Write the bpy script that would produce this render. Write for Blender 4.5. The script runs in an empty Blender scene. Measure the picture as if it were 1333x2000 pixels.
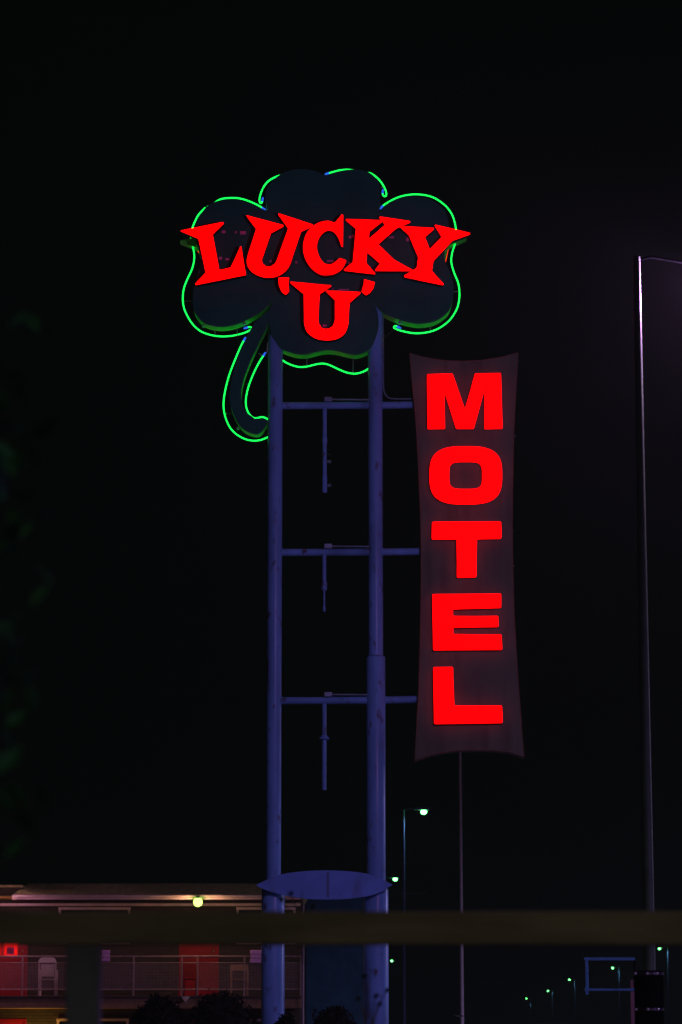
import bpy, bmesh, math, random
from mathutils import Vector, Matrix
R = math.radians
random.seed(11)
C = bpy.context.scene.collection
SC = bpy.context.scene

# ------------------------------------------------------------------ camera
F = 105.0 / 36.0 * 2000.0            # focal length in photo pixels
PITCH = math.atan(1040.0 / F)        # horizon lies at photo row 2040
EYE = Vector((0, 0, 1.6))
cd = bpy.data.cameras.new('camera'); cam = bpy.data.objects.new('camera', cd); C.objects.link(cam)
cam.location = EYE; cam.rotation_euler = (R(90) + PITCH, 0, 0)
cd.sensor_fit = 'VERTICAL'; cd.sensor_height = 36; cd.lens = 105
cd.clip_start = 0.1; cd.clip_end = 5000
cd.dof.use_dof = True; cd.dof.focus_distance = 49.5; cd.dof.aperture_fstop = 4.0
SC.camera = cam
# ------------------------------------------------------------------ world and light
W = bpy.data.worlds.new('World'); SC.world = W; W.use_nodes = True
bg = W.node_tree.nodes['Background']
sky = W.node_tree.nodes.new('ShaderNodeTexSky'); sky.sky_type = 'NISHITA'; sky.sun_disc = False
sky.sun_elevation = R(-4); sky.sun_rotation = R(200); sky.air_density = 0.6; sky.dust_density = 4
mixs = W.node_tree.nodes.new('ShaderNodeMix'); mixs.data_type = 'RGBA'
mixs.inputs[0].default_value = 0.985                          # city glow outweighs what is left of the twilight
mixs.inputs[7].default_value = (0.009, 0.026, 0.015, 1)
W.node_tree.links.new(sky.outputs[0], mixs.inputs[6]); W.node_tree.links.new(mixs.outputs[2], bg.inputs[0])
bg.inputs[1].default_value = 0.05
sl = bpy.data.lights.new('moon', 'SUN'); sl.energy = 0.004; sl.angle = R(0.5); sl.color = (0.9, 0.93, 1)
so = bpy.data.objects.new('moon', sl); C.objects.link(so); so.rotation_euler = (R(50), 0, R(-30))
SC.view_settings.view_transform = 'Standard'; SC.view_settings.look = 'None'
SC.view_settings.exposure = 0; SC.view_settings.gamma = 1
SC.render.engine = 'CYCLES'
SC.cycles.use_denoising = True; SC.cycles.max_bounces = 6; SC.cycles.volume_bounces = 0
SC.cycles.sample_clamp_indirect = 4.0

# ------------------------------------------------------------------ pixel -> point on the plane at depth Y
CP, SP = math.cos(PITCH), math.sin(PITCH)
def P(x, y, Y):
    u = (x - 666.5) / F; v = (1000 - y) / F
    d = Vector((u, CP - v * SP, SP + v * CP))
    return EYE + d * (Y / d.y)

# ------------------------------------------------------------------ materials
MATS = {}
def mat(name, col, rough=0.6, metal=0.0, var=0.25, scale=6.0, bump=0.15, spec=0.5, emit=None, strength=0.0, stretch=(1,1,1)):
    if name in MATS: return MATS[name]
    m = bpy.data.materials.new(name); m.use_nodes = True; nt = m.node_tree
    b = nt.nodes['Principled BSDF']
    tc = nt.nodes.new('ShaderNodeTexCoord'); mp = nt.nodes.new('ShaderNodeMapping'); mp.inputs['Scale'].default_value = stretch
    nt.links.new(tc.outputs['Object'], mp.inputs[0])
    n = nt.nodes.new('ShaderNodeTexNoise'); n.inputs['Scale'].default_value = scale; n.inputs['Detail'].default_value = 6
    nt.links.new(mp.outputs[0], n.inputs['Vector'])
    cr = nt.nodes.new('ShaderNodeValToRGB')
    cr.color_ramp.elements[0].position = 0.3; cr.color_ramp.elements[1].position = 0.7
    cr.color_ramp.elements[0].color = tuple(c * (1 - var) for c in col) + (1,)
    cr.color_ramp.elements[1].color = tuple(min(1, c * (1 + var)) for c in col) + (1,)
    nt.links.new(n.outputs[0], cr.inputs[0]); nt.links.new(cr.outputs[0], b.inputs['Base Color'])
    b.inputs['Roughness'].default_value = rough; b.inputs['Metallic'].default_value = metal
    b.inputs['Specular IOR Level'].default_value = spec
    if bump > 0:
        bp = nt.nodes.new('ShaderNodeBump'); bp.inputs['Strength'].default_value = bump; bp.inputs['Distance'].default_value = 0.02
        n2 = nt.nodes.new('ShaderNodeTexNoise'); n2.inputs['Scale'].default_value = scale * 5; n2.inputs['Detail'].default_value = 4
        nt.links.new(mp.outputs[0], n2.inputs['Vector'])
        nt.links.new(n2.outputs[0], bp.inputs['Height']); nt.links.new(bp.outputs[0], b.inputs['Normal'])
    if emit:
        b.inputs['Emission Color'].default_value = tuple(emit) + (1,); b.inputs['Emission Strength'].default_value = strength
    MATS[name] = m
    return m
def glow(name, col, strength, var=0.0, scale=2.0, lo=.3, hi=.7):
    """something that gives off light: a neon tube, a lit letter face, a lamp lens"""
    if name in MATS: return MATS[name]
    m = bpy.data.materials.new(name); m.use_nodes = True; nt = m.node_tree
    b = nt.nodes['Principled BSDF']; b.inputs['Base Color'].default_value = tuple(0.03 * c for c in col) + (1,); b.inputs['Roughness'].default_value = 0.5; b.inputs['Specular IOR Level'].default_value = 0.04
    b.inputs['Emission Color'].default_value = tuple(col) + (1,)
    b.inputs['Emission Strength'].default_value = strength
    if var > 0:
        tc = nt.nodes.new('ShaderNodeTexCoord'); n = nt.nodes.new('ShaderNodeTexNoise'); n.inputs['Scale'].default_value = scale
        mr = nt.nodes.new('ShaderNodeMapRange'); mr.inputs[1].default_value = lo; mr.inputs[2].default_value = hi
        mr.inputs[3].default_value = strength * (1 - var); mr.inputs[4].default_value = strength * (1 + var)
        nt.links.new(tc.outputs['Object'], n.inputs[0]); nt.links.new(n.outputs[0], mr.inputs[0]); nt.links.new(mr.outputs[0], b.inputs['Emission Strength'])
    MATS[name] = m
    return m
def brick_mat(name, c1, c2, mortar):
    if name in MATS: return MATS[name]
    m = bpy.data.materials.new(name); m.use_nodes = True; nt = m.node_tree; b = nt.nodes['Principled BSDF']
    tc = nt.nodes.new('ShaderNodeTexCoord'); sx = nt.nodes.new('ShaderNodeSeparateXYZ'); cx = nt.nodes.new('ShaderNodeCombineXYZ')
    nt.links.new(tc.outputs['Object'], sx.inputs[0])
    ad = nt.nodes.new('ShaderNodeMath'); nt.links.new(sx.outputs[0], ad.inputs[0]); nt.links.new(sx.outputs[1], ad.inputs[1])
    nt.links.new(ad.outputs[0], cx.inputs[0]); nt.links.new(sx.outputs[2], cx.inputs[1])
    br = nt.nodes.new('ShaderNodeTexBrick'); nt.links.new(cx.outputs[0], br.inputs['Vector'])
    br.inputs['Scale'].default_value = 1; br.inputs['Brick Width'].default_value = 0.22; br.inputs['Row Height'].default_value = 0.075
    br.inputs['Mortar Size'].default_value = 0.008; br.inputs['Mortar Smooth'].default_value = 0.2
    br.inputs['Color1'].default_value = c1 + (1,); br.inputs['Color2'].default_value = c2 + (1,); br.inputs['Mortar'].default_value = mortar + (1,)
    nt.links.new(br.outputs[0], b.inputs['Base Color']); b.inputs['Roughness'].default_value = 0.85
    bp = nt.nodes.new('ShaderNodeBump'); bp.inputs['Distance'].default_value = 0.01; bp.invert = True
    nt.links.new(br.outputs['Fac'], bp.inputs['Height']); nt.links.new(bp.outputs[0], b.inputs['Normal'])
    MATS[name] = m
    return m

pole_paint = mat('blue_violet_pole_paint', (0.12, 0.34, 0.62), 0.5, 0, 0.30, 2.2, 0.2, 0.12, stretch=(1, 1, 0.35))
for m_ in (pole_paint,):
    m_.node_tree.nodes['Principled BSDF'].inputs['Coat Weight'].default_value = 0.7
    m_.node_tree.nodes['Principled BSDF'].inputs['Coat Roughness'].default_value = 0.25
    m_.node_tree.nodes['Principled BSDF'].inputs['Coat IOR'].default_value = 1.22
panel_paint = mat('faded_blue_panel_paint', (0.13, 0.34, 0.74), 0.6, 0, 0.12, 2.0, 0.08, 0.2)
conduit_metal = mat('conduit_galvanised', (0.16, 0.30, 0.34), 0.4, 0.3, 0.2, 9)
def wear(m, col, scale, lo, hi, stretch):
    nt = m.node_tree; b = nt.nodes['Principled BSDF']; src = b.inputs['Base Color'].links[0].from_socket
    tc = nt.nodes.new('ShaderNodeTexCoord'); mp = nt.nodes.new('ShaderNodeMapping'); mp.inputs['Scale'].default_value = stretch
    n = nt.nodes.new('ShaderNodeTexNoise'); n.inputs['Scale'].default_value = scale; n.inputs['Detail'].default_value = 8
    mr = nt.nodes.new('ShaderNodeMapRange'); mr.inputs[1].default_value = lo; mr.inputs[2].default_value = hi
    mx = nt.nodes.new('ShaderNodeMix'); mx.data_type = 'RGBA'; mx.inputs[7].default_value = col + (1,)
    nt.links.new(tc.outputs['Object'], mp.inputs[0]); nt.links.new(mp.outputs[0], n.inputs['Vector']); nt.links.new(n.outputs[0], mr.inputs[0])
    nt.links.new(mr.outputs[0], mx.inputs[0]); nt.links.new(src, mx.inputs[6]); nt.links.new(mx.outputs[2], b.inputs['Base Color'])
wear(pole_paint, (0.07, 0.07, 0.09), 9.0, .60, .72, (1, 1, .45))
wear(panel_paint, (0.11, 0.24, 0.50), 3.0, .56, .74, (1, 1, .5))
clover_face = mat('clover_dark_green_enamel', (0.012, 0.130, 0.080), 0.6, 0, 0.18, 1.6, 0.06, 0.12)
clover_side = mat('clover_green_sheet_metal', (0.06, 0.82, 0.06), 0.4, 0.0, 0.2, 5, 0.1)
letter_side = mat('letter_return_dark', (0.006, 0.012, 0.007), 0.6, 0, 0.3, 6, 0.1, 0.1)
red_face = glow('red_lit_letter_face', (1.0, 0.0, 0.0), 1.9, 0.62, 1.1, .26, .40)
neon = glow('green_neon_tube', (0.006, 0.80, 0.066), 2.6, 0.10, 3.0)
neon_blue = glow('neon_electrode_blue', (0.03, 0.16, 1.0), 0.9)
board_paint = mat('grey_board_paint', (0.095, 0.145, 0.082), 0.6, 0, 0.18, 1.2, 0.08, 0.15)
wear(board_paint, (0.066, 0.095, 0.056), 2.4, .50, .72, (2.2, 1, .35))
board_edge = mat('brown_board_edge', (0.12, 0.085, 0.04), 0.6, 0, 0.3, 6)
glass_bit = mat('glass_standoff', (0.35, 0.45, 0.40), 0.15, 0, 0.1, 10, 0)
seam_dark = mat('panel_seam_stain', (0.07, 0.16, 0.30), 0.6, 0, 0.3, 6)
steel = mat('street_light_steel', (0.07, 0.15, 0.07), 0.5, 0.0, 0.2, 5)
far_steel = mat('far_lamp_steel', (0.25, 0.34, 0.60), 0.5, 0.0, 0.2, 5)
head_metal = mat('lamp_head_metal', (0.05, 0.04, 0.05), 0.6, 0.0, 0.15, 6)
lens_near = glow('lamp_lens_violet_white', (0.86, 0.62, 1.0), 30.0)
lens_far = glow('lamp_lens_greenish_white', (0.13, 1.0, 0.20), 12.0)
timber = mat('weathered_timber', (0.072, 0.060, 0.043), 0.85, 0, 0.55, 3.2, 0.5, stretch=(0.5, 2, 2))
asphalt = mat('asphalt', (0.05, 0.05, 0.052), 0.85, 0, 0.3, 12, 0.3)
concrete = mat('concrete', (0.28, 0.27, 0.25), 0.85, 0, 0.2, 4, 0.3)
paint_white = mat('road_paint', (0.75, 0.75, 0.72), 0.7, 0, 0.15, 8)
brick = brick_mat('tan_brick', (0.075, 0.060, 0.026), (0.055, 0.044, 0.022), (0.03, 0.026, 0.02))
fascia_paint = mat('fascia_white_paint', (0.80, 0.62, 0.60), 0.5, 0, 0.1, 4)
roof_shingle = mat('brown_roof', (0.55, 0.50, 0.20), 0.8, 0, 0.35, 8, 0.5, stretch=(1, 4, 4))
soffit_dark = mat('soffit_dark_paint', (0.045, 0.035, 0.028), 0.8, 0, 0.2, 6)
frame_white = mat('window_frame_paint', (0.85, 0.66, 0.62), 0.45, 0, 0.1, 6)
pane_glass = mat('window_glass', (0.012, 0.013, 0.016), 0.08, 0, 0.2, 3, 0, 0.6)
door_red = mat('red_door_paint', (0.42, 0.012, 0.012), 0.4, 0, 0.12, 4)
brass = mat('door_brass', (0.7, 0.5, 0.22), 0.3, 1, 0.1, 9)
lit_red = glow('red_lit_curtain', (0.9, 0.01, 0.008), 0.75, 0.45, 4)
slab_paint = mat('balcony_slab_paint', (0.30, 0.17, 0.09), 0.7, 0, 0.2, 3)
rail_metal = mat('railing_metal', (0.42, 0.30, 0.30), 0.45, 0.2, 0.15, 6)
white_plastic = mat('white_plastic', (0.72, 0.62, 0.62), 0.4, 0, 0.08, 6)
tan_metal = mat('patio_chair_tan', (0.50, 0.30, 0.16), 0.5, 0, 0.15, 6)
red_plastic = mat('dark_red_plastic', (0.30, 0.02, 0.015), 0.45, 0, 0.12, 6)
purple_cloth = mat('purple_cloth', (0.78, 0.40, 0.95), 0.9, 0, 0.15, 20, 0.4)
globe_glass = glow('globe_lamp_glass', (0.58, 1.0, 0.16), 3.2)
globe_glass_b = glow('yellow_globe_glass', (1.0, 0.72, 0.05), 3.0)
navy_wall = mat('navy_stucco', (0.010, 0.09, 0.13), 0.85, 0, 0.25, 3, 0.4)
black_pipe = mat('black_pipe', (0.004, 0.005, 0.005), 0.95, 0, 0.3, 6, 0.15, 0.0)
chrome = mat('steel_band', (0.75, 0.75, 0.8), 0.18, 1, 0.15, 20, 0.3)
blue_frame = mat('blue_frame_paint', (0.07, 0.45, 0.9), 0.4, 0, 0.15, 6)
pink_post = mat('pale_post_paint', (0.42, 0.26, 0.30), 0.5, 0, 0.15, 6)
leaf_green = mat('leaf_green', (0.009, 0.050, 0.024), 0.7, 0, 0.5, 3, 0, 0.15)
shrub_green = mat('shrub_leaf', (0.010, 0.018, 0.009), 0.85, 0, 0.4, 2, 0, 0.05)
bark = mat('bark', (0.06, 0.045, 0.03), 0.9, 0, 0.4, 8, 0.6)
rubber = mat('rubber', (0.02, 0.02, 0.02), 0.8)
truck_white = mat('truck_white', (0.7, 0.72, 0.78), 0.4, 0, 0.06, 3)
wire_black = mat('cable_sheath', (0.05, 0.07, 0.07), 0.6, 0, 0.2, 6, 0)

# ------------------------------------------------------------------ mesh helpers
def obj(name, bm, m, parent=None, smooth=False, origin=None):
    """link a bmesh (world coordinates) as ONE mesh object"""
    bmesh.ops.recalc_face_normals(bm, faces=bm.faces[:])
    base = Vector((0, 0, 0))
    if parent is not None:
        base = ABS[parent.name]
    elif origin is not None:
        base = Vector(origin)
    for v in bm.verts: v.co -= base
    me = bpy.data.meshes.new(name); bm.to_mesh(me); bm.free()
    if smooth:
        for p in me.polygons: p.use_smooth = True
        try: me.set_sharp_from_angle(angle=R(40))
        except Exception: pass
    for mm in (m if isinstance(m, (list, tuple)) else [m]): me.materials.append(mm)
    o = bpy.data.objects.new(name, me); C.objects.link(o)
    ABS[o.name] = base.copy()
    if parent is not None: o.parent = parent
    else: o.location = base
    return o
ABS = {}
def thing(name, label, cat, loc, group=None):
    o = bpy.data.objects.new(name, None); C.objects.link(o); o.location = loc; o.empty_display_size = 0.2
    ABS[o.name] = Vector(loc)
    return tag(o, label, cat, group)
def tag(o, label, cat, group=None):
    o['label'] = label; o['category'] = cat
    if group: o['group'] = group
    return o
def struct(name, bm, m, smooth=False):
    o = obj(name, bm, m, smooth=smooth); o['kind'] = 'structure'; return o
def B(): return bmesh.new()
def box(bm, x0, x1, y0, y1, z0, z1, bev=0.0):
    r = bmesh.ops.create_cube(bm, size=1.0)
    for v in r['verts']:
        v.co = Vector((x0 + (v.co.x + .5) * (x1 - x0), y0 + (v.co.y + .5) * (y1 - y0), z0 + (v.co.z + .5) * (z1 - z0)))
    if bev > 0:
        es = list({e for v in r['verts'] for e in v.link_edges})
        bmesh.ops.bevel(bm, geom=es, offset=bev, segments=2, affect='EDGES', profile=0.6)
    return bm
def tube(bm, pts, rad, seg=12, cap=True):
    """sweep a circle along a polyline; rad is one number or one per point"""
    pts = [Vector(p) for p in pts]; n = len(pts)
    rad = rad if isinstance(rad, (list, tuple)) else [rad] * n
    rings = []; prev = None
    for i, p in enumerate(pts):
        t = (pts[min(i + 1, n - 1)] - pts[max(i - 1, 0)]).normalized()
        if prev is None:
            a = Vector((0, 0, 1)) if abs(t.z) < 0.9 else Vector((1, 0, 0))
            u = t.cross(a).normalized()
        else:
            u = (prev - t * prev.dot(t)).normalized()
        prev = u; w = t.cross(u)
        rings.append([bm.verts.new(p + (u * math.cos(2 * math.pi * k / seg) + w * math.sin(2 * math.pi * k / seg)) * rad[i]) for k in range(seg)])
    for a, b in zip(rings, rings[1:]):
        for k in range(seg): bm.faces.new((a[k], a[(k + 1) % seg], b[(k + 1) % seg], b[k]))
    if cap: bm.faces.new(rings[0]); bm.faces.new(rings[-1])
    return bm
def prism(bm, pts, y0, y1, bev=0.0):
    """pts: world (x, z) outline; extruded from y0 to y1"""
    f = [bm.verts.new((x, y0, z)) for x, z in pts]; b = [bm.verts.new((x, y1, z)) for x, z in pts]
    n = len(pts); ff = bm.faces.new(f); fb = bm.faces.new(b[::-1])
    for i in range(n): bm.faces.new((f[i], f[(i + 1) % n], b[(i + 1) % n], b[i]))
    if bev > 0:
        es = [e for e in ff.edges]
        try: bmesh.ops.bevel(bm, geom=es, offset=bev, segments=2, affect='EDGES', profile=0.5)
        except Exception: pass
    return bm
def ring_prism(bm, outer, inner, y0, y1):
    n = len(outer)
    A = [bm.verts.new((x, y0, z)) for x, z in outer]; Bv = [bm.verts.new((x, y0, z)) for x, z in inner]
    A2 = [bm.verts.new((x, y1, z)) for x, z in outer]; B2 = [bm.verts.new((x, y1, z)) for x, z in inner]
    for i in range(n):
        j = (i + 1) % n
        bm.faces.new((A[i], A[j], Bv[j], Bv[i])); bm.faces.new((A2[i], B2[i], B2[j], A2[j]))
        bm.faces.new((A[i], A2[i], A2[j], A[j])); bm.faces.new((Bv[i], Bv[j], B2[j], B2[i]))
    return bm
def lathe(bm, cx, cy, prof, seg=24):
    rings = [[bm.verts.new((cx + r * math.cos(2 * math.pi * k / seg), cy + r * math.sin(2 * math.pi * k / seg), z)) for k in range(seg)] for r, z in prof]
    for a, b in zip(rings, rings[1:]):
        for k in range(seg): bm.faces.new((a[k], a[(k + 1) % seg], b[(k + 1) % seg], b[k]))
    bm.faces.new(rings[0]); bm.faces.new(rings[-1])
    return bm
def ball(bm, c, rx, ry, rz, seg=20):
    r = bmesh.ops.create_uvsphere(bm, u_segments=seg, v_segments=seg // 2, radius=1)
    for v in r['verts']: v.co = Vector((c[0] + v.co.x * rx, c[1] + v.co.y * ry, c[2] + v.co.z * rz))
    return bm
def smooth_line(pts, k=5):
    """Catmull-Rom through 2D or 3D points"""
    pts = [Vector(p) for p in pts]; out = []
    for i in range(len(pts) - 1):
        p0 = pts[max(i - 1, 0)]; p1 = pts[i]; p2 = pts[i + 1]; p3 = pts[min(i + 2, len(pts) - 1)]
        for s in range(k):
            t = s / k
            out.append(0.5 * ((2 * p1) + (p2 - p0) * t + (2 * p0 - 5 * p1 + 4 * p2 - p3) * t * t + (3 * p1 - p0 - 3 * p2 + p3) * t ** 3))
    out.append(pts[-1])
    return out
def xz(pts, Y):
    return [(q.x, q.z) for q in (P(p[0], p[1], Y) for p in pts)]
def dup(root, delta=(0, 0, 0), label=None):
    """copy of a thing with copies of its parts and sub-parts"""
    r = root.copy(); C.objects.link(r); r.location = root.location + Vector(delta)
    if label: r['label'] = label
    for ch in list(root.children):
        c = ch.copy(); C.objects.link(c); c.parent = r
        for g in list(ch.children):
            d = g.copy(); C.objects.link(d); d.parent = c
    return r
def lamp_light(name, parent, pos, power, col, rad=0.12, kind='POINT', spot=150):
    l = bpy.data.lights.new(name, kind); l.energy = power; l.color = col; l.shadow_soft_size = rad
    if kind == 'SPOT': l.spot_size = R(spot); l.spot_blend = 0.4
    o = bpy.data.objects.new(name, l); C.objects.link(o)
    o.parent = parent; o.location = Vector(pos) - ABS[parent.name]
    return o

# ================================================================== the setting
bm = B(); box(bm, -900, 900, -300, 2600, -0.5, 0.0); struct('ground', bm, asphalt)
bm = B(); box(bm, 5.2, 26.5, -120, 1500, -0.2, 0.004); struct('road', bm, mat('road_asphalt', (0.045, 0.045, 0.048), 0.8, 0, 0.25, 9, 0.3))
for nm, x0, x1 in (('pavement_left', 1.6, 5.0), ('pavement_right', 26.7, 30.5)):
    bm = B(); box(bm, x0, x1, -120, 1500, -0.1, 0.13, 0.02); struct(nm, bm, concrete)
for x0, x1, nm in ((5.0, 5.2, 'kerb_left'), (26.5, 26.7, 'kerb_right')):
    bm = B(); box(bm, x0, x1, -120, 1500, -0.1, 0.135, 0.02); struct(nm, bm, concrete)
bm = B()
for k in range(60):
    box(bm, 15.75, 15.9, -60 + k * 9, -57 + k * 9, 0.0045, 0.0085)
struct('road_marking', bm, paint_white)

# ================================================================== pylon frame
SY = 48.17                                   # middle plane of the sign
FRONT = 48.02; BACK = 48.32                  # clover cabinet faces
base_l = P(536, 1300, SY); base_r = P(734.3, 1200, SY)
XL, XR = base_l.x, base_r.x
fr = thing('sign_frame', 'tall ladder of two violet painted pipes with three crossbars holding up the motel signs', 'sign frame', ((XL + XR) / 2, SY, 0))
def zat(y, Y=SY): return P(666, y, Y).z
def zrod(x, z0, z1, r, m, name, parent, y=SY, seg=28):
    return obj(name, tube(B(), [(x, y, z0), (x, y, z1)], r, seg), m, parent, True)
# poles with sleeves
pl = zrod(XL, 0.0, zat(600), 0.122, pole_paint, 'pole', fr)
pr = zrod(XR, 0.0, zat(592), 0.120, pole_paint, 'pole', fr)
s1 = obj('sleeve', lathe(B(), XL, SY, [(0.186, 0.02), (0.186, zat(1738)), (0.176, zat(1735)), (0.124, zat(1735))], 32), pole_paint, pl, True)
s2 = obj('sleeve', lathe(B(), XR, SY, [(0.196, 0.02), (0.196, zat(1738)), (0.186, zat(1735)), (0.121, zat(1735))], 32), pole_paint, pr, True)
s3 = obj('sleeve', lathe(B(), XR, SY, [(0.154, zat(1742)), (0.154, zat(1284.5)), (0.148, zat(1283)), (0.1215, zat(1283))], 32), pole_paint, pr, True)
# weld collars just over the long sleeve
obj('weld_bead', lathe(B(), XR, SY, [(0.1205, zat(1283.2)), (0.1265, zat(1282)), (0.1205, zat(1280.5))], 28), seam_dark, pr, True)
for x, pz in ((XL, 0), (XR, 0)):
    bp = B(); box(bp, x - .32, x + .32, SY - .32, SY + .32, 0.0, 0.03, 0.006)
    bpo = obj('base_plate', bp, conduit_metal, fr)
    for sx in (-1, 1):
        for sy in (-1, 1):
            obj('anchor_bolt', lathe(B(), x + sx * .25, SY + sy * .25, [(.022, .03), (.022, .06), (.012, .061), (.012, .1)], 8), conduit_metal, bpo)
bars = ((792.5, 806, 790.5), (1079, 821, 1077), (1368.5, 812, 1366))
for i, (yb, xe, ye) in enumerate(bars):
    z0 = zat(yb)
    bar = obj('crossbar', tube(B(), [(XL, SY, z0), (P(734, yb, SY).x, SY, z0 + .006), (P(xe + 6, ye, SY).x, SY, zat(ye))], 0.059, 20), pole_paint, fr, True)
    for x, s in ((XL, 1), (XR, -1), (XR, 1)):
        pd = 0.122 if x == XL else (0.154 if i == 2 else 0.12)
        zz = z0 + (0.006 if x == XR else 0)
        obj('weld_bead', tube(B(), [(x + s * (pd - .01), SY, zz), (x + s * (pd + .012), SY, zz)], 0.068, 18), pole_paint, bar, True)
    # junction box and conduit lying on the bar
    yc = yb - 11.5
    b = B(); q = P(641, yc, SY - .03); box(b, q.x - .06, q.x + .065, SY - .09, SY + .03, z0 + .057, z0 + .057 + .075, 0.008)
    jb = obj('junction_box', b, conduit_metal, fr)
    for dx in (-.04, .045):
        obj('screw', tube(B(), [(q.x + dx, SY - .095, z0 + .095), (q.x + dx, SY - .088, z0 + .095)], .006, 8), steel, jb)
    obj('conduit', tube(B(), [(q.x + .06, SY - .05, z0 + .095), (XR - .05, SY - .05, z0 + .09)], 0.014, 10), conduit_metal, fr, True)
# pipes hanging from the bars
xd = P(634.5, 900, SY).x
h1 = zrod(xd, zat(962), zat(796), 0.036, pole_paint, 'drop_pipe', fr, seg=16)
obj('pipe_coupling', lathe(B(), xd, SY, [(.042, zat(866)), (.045, zat(864)), (.045, zat(857)), (.042, zat(855))], 16), pole_paint, h1, True)
obj('pipe_coupling', lathe(B(), xd, SY, [(.040, zat(962.5)), (.042, zat(960)), (.042, zat(932)), (.040, zat(930))], 16), pole_paint, h1, True)
for yy in (902, 948):
    b = B(); tube(b, [(xd + .02, SY - .01, zat(yy)), (xd + .108, SY - .01, zat(yy))], [.022, .03], 12); obj('bracket_stub', b, conduit_metal, h1, True)
rg = [(xd + .02 + .085 * math.cos(a), SY - .03, zat(893) + .06 * math.sin(a)) for a in [R(20 + 14 * k) for k in range(11)]]
obj('broken_wire', tube(B(), rg, .006, 6), steel, h1)
rg = [(xd - .14 + .05 * math.cos(a), SY - .02, zat(890) + .09 * math.sin(a)) for a in [R(-60 + 14 * k) for k in range(8)]]
h2 = zrod(xd - .004, zat(1140), zat(1082), 0.034, pole_paint, 'drop_pipe', fr, seg=16)
obj('pipe_coupling', lathe(B(), xd - .004, SY, [(.040, zat(1153)), (.047, zat(1150)), (.047, zat(1140)), (.040, zat(1137))], 16), pole_paint, h2, True)
obj('rod', tube(B(), [(xd - .004, SY, zat(1190)), (xd - .004, SY, zat(1150))], .016, 10), pole_paint, h2, True)
obj('rod_end', lathe(B(), xd - .004, SY, [(.012, zat(1195)), (.026, zat(1193)), (.026, zat(1187)), (.018, zat(1183))], 14), pole_paint, h2, True)
h3 = zrod(xd - .002, zat(1543), zat(1372), 0.036, pole_paint, 'drop_pipe', fr, seg=16)
obj('flange', lathe(B(), xd - .002, SY, [(.038, zat(1446)), (.085, zat(1444)), (.080, zat(1441)), (.038, zat(1436))], 16), pole_paint, h3, True)
# conduit curving from the right pole to the board
cl = smooth_line([P(748.5, 618, SY), P(749, 700, SY), P(749.3, 752, SY), P(752, 768, SY), P(760, 777, SY), P(775, 779, SY), P(807, 779, SY)], 5)
obj('conduit', tube(B(), cl, 0.012, 8), conduit_metal, fr, True)
for yy in (655, 730):
    b = B(); q = P(748, yy, SY); box(b, q.x - .03, q.x + .025, SY - .03, SY + .03, q.z - .012, q.z + .012, .003); obj('conduit_clip', b, conduit_metal, fr)

# ================================================================== clover cabinet
top_lobe = [(741, 417), (742, 404), (743, 388), (742.5, 368), (738, 353), (725, 338.5), (708, 332.5), (686, 331), (664, 334), (648, 339.5), (640, 343.5), (632, 340.5), (620, 335.5), (600, 331), (577, 331), (550, 339), (531, 355), (521, 372), (519, 388), (521, 402), (524, 413)]
left_lobe = [(524, 413), (511, 407), (493, 399.5), (475, 393), (457, 389.5), (435, 390), (417, 395.5), (403, 404.5), (392, 419), (384, 436), (380, 455), (383, 472), (389, 489), (393, 508), (390.5, 522), (385, 540), (379, 562), (377, 586), (379, 605), (386, 618.5), (398.5, 630.5), (416.5, 637), (437, 638.5), (461, 634), (486, 623.5), (511, 609), (529, 592), (534, 585)]
bot_lobe = [(534, 585), (529, 605), (526, 626), (529, 646), (538, 665), (552, 681.5), (567, 688), (583, 692), (601, 692), (621, 687), (640, 684), (657.5, 685.5), (675.5, 690), (693.5, 693), (709, 690), (723, 682), (732, 666), (738.5, 646), (740, 626), (736.5, 606), (730, 592)]
right_lobe = [(730, 592), (741, 604.5), (753, 613.5), (776, 623), (802, 630.5), (822, 632.5), (847, 628.5), (866, 618), (878.5, 604.5), (884, 588), (886.5, 568), (884, 546), (877, 526), (870, 509), (869, 490), (873, 470), (877, 450), (875, 427), (866, 407), (844, 391), (817, 383.5), (794, 384), (772, 390), (755, 399), (741, 417)]
outline = []
for lobe in (top_lobe, left_lobe, bot_lobe, right_lobe):
    outline += smooth_line([(a, b, 0) for a, b in lobe], 3)[:-1]
cs = thing('clover_sign', 'dark four-leaf clover sign outlined in green neon reading LUCKY U in red letters', 'sign', ((XL + XR) / 2, SY, zat(690)))
def cabinet(name, pts, y0, y1, mf, ms, parent, bev=0.012):
    o = prism(B(), pts, y0, y1, bev)
    ob = obj(name, o, [mf, ms], parent)
    for p in ob.data.polygons:
        if abs(p.normal.y) < 0.5: p.material_index = 1
    return ob
oxz = xz(outline, FRONT)
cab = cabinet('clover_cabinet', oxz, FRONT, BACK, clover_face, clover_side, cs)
st_out = [(537, 598), (512, 618), (495, 634), (479.5, 665), (466, 697), (455, 733), (449, 765), (450, 786), (455, 805), (466, 827.5), (479.5, 841), (494, 847), (506, 847.5), (515, 839), (523, 825)]
st_in = [(523.5, 820), (515, 817.5), (502, 818.5), (488.5, 812), (477, 796), (471.5, 776), (474, 751), (484, 719.5), (497.5, 688), (513, 656), (523, 636), (529, 620)]
stem_pts = smooth_line([(a, b, 0) for a, b in st_out], 3) + smooth_line([(a, b, 0) for a, b in st_in], 3)
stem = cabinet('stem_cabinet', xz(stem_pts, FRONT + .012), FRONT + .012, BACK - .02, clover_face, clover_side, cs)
# seam where the side sheets are riveted
for (x, y) in ((398, 634), (466, 834), (478, 630), (781, 628)):
    q = P(x, y + 3, FRONT + .12); b = B(); ball(b, q, .03, .1, .02, 10); obj('rivet_strip', b, glass_bit, cab)

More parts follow.
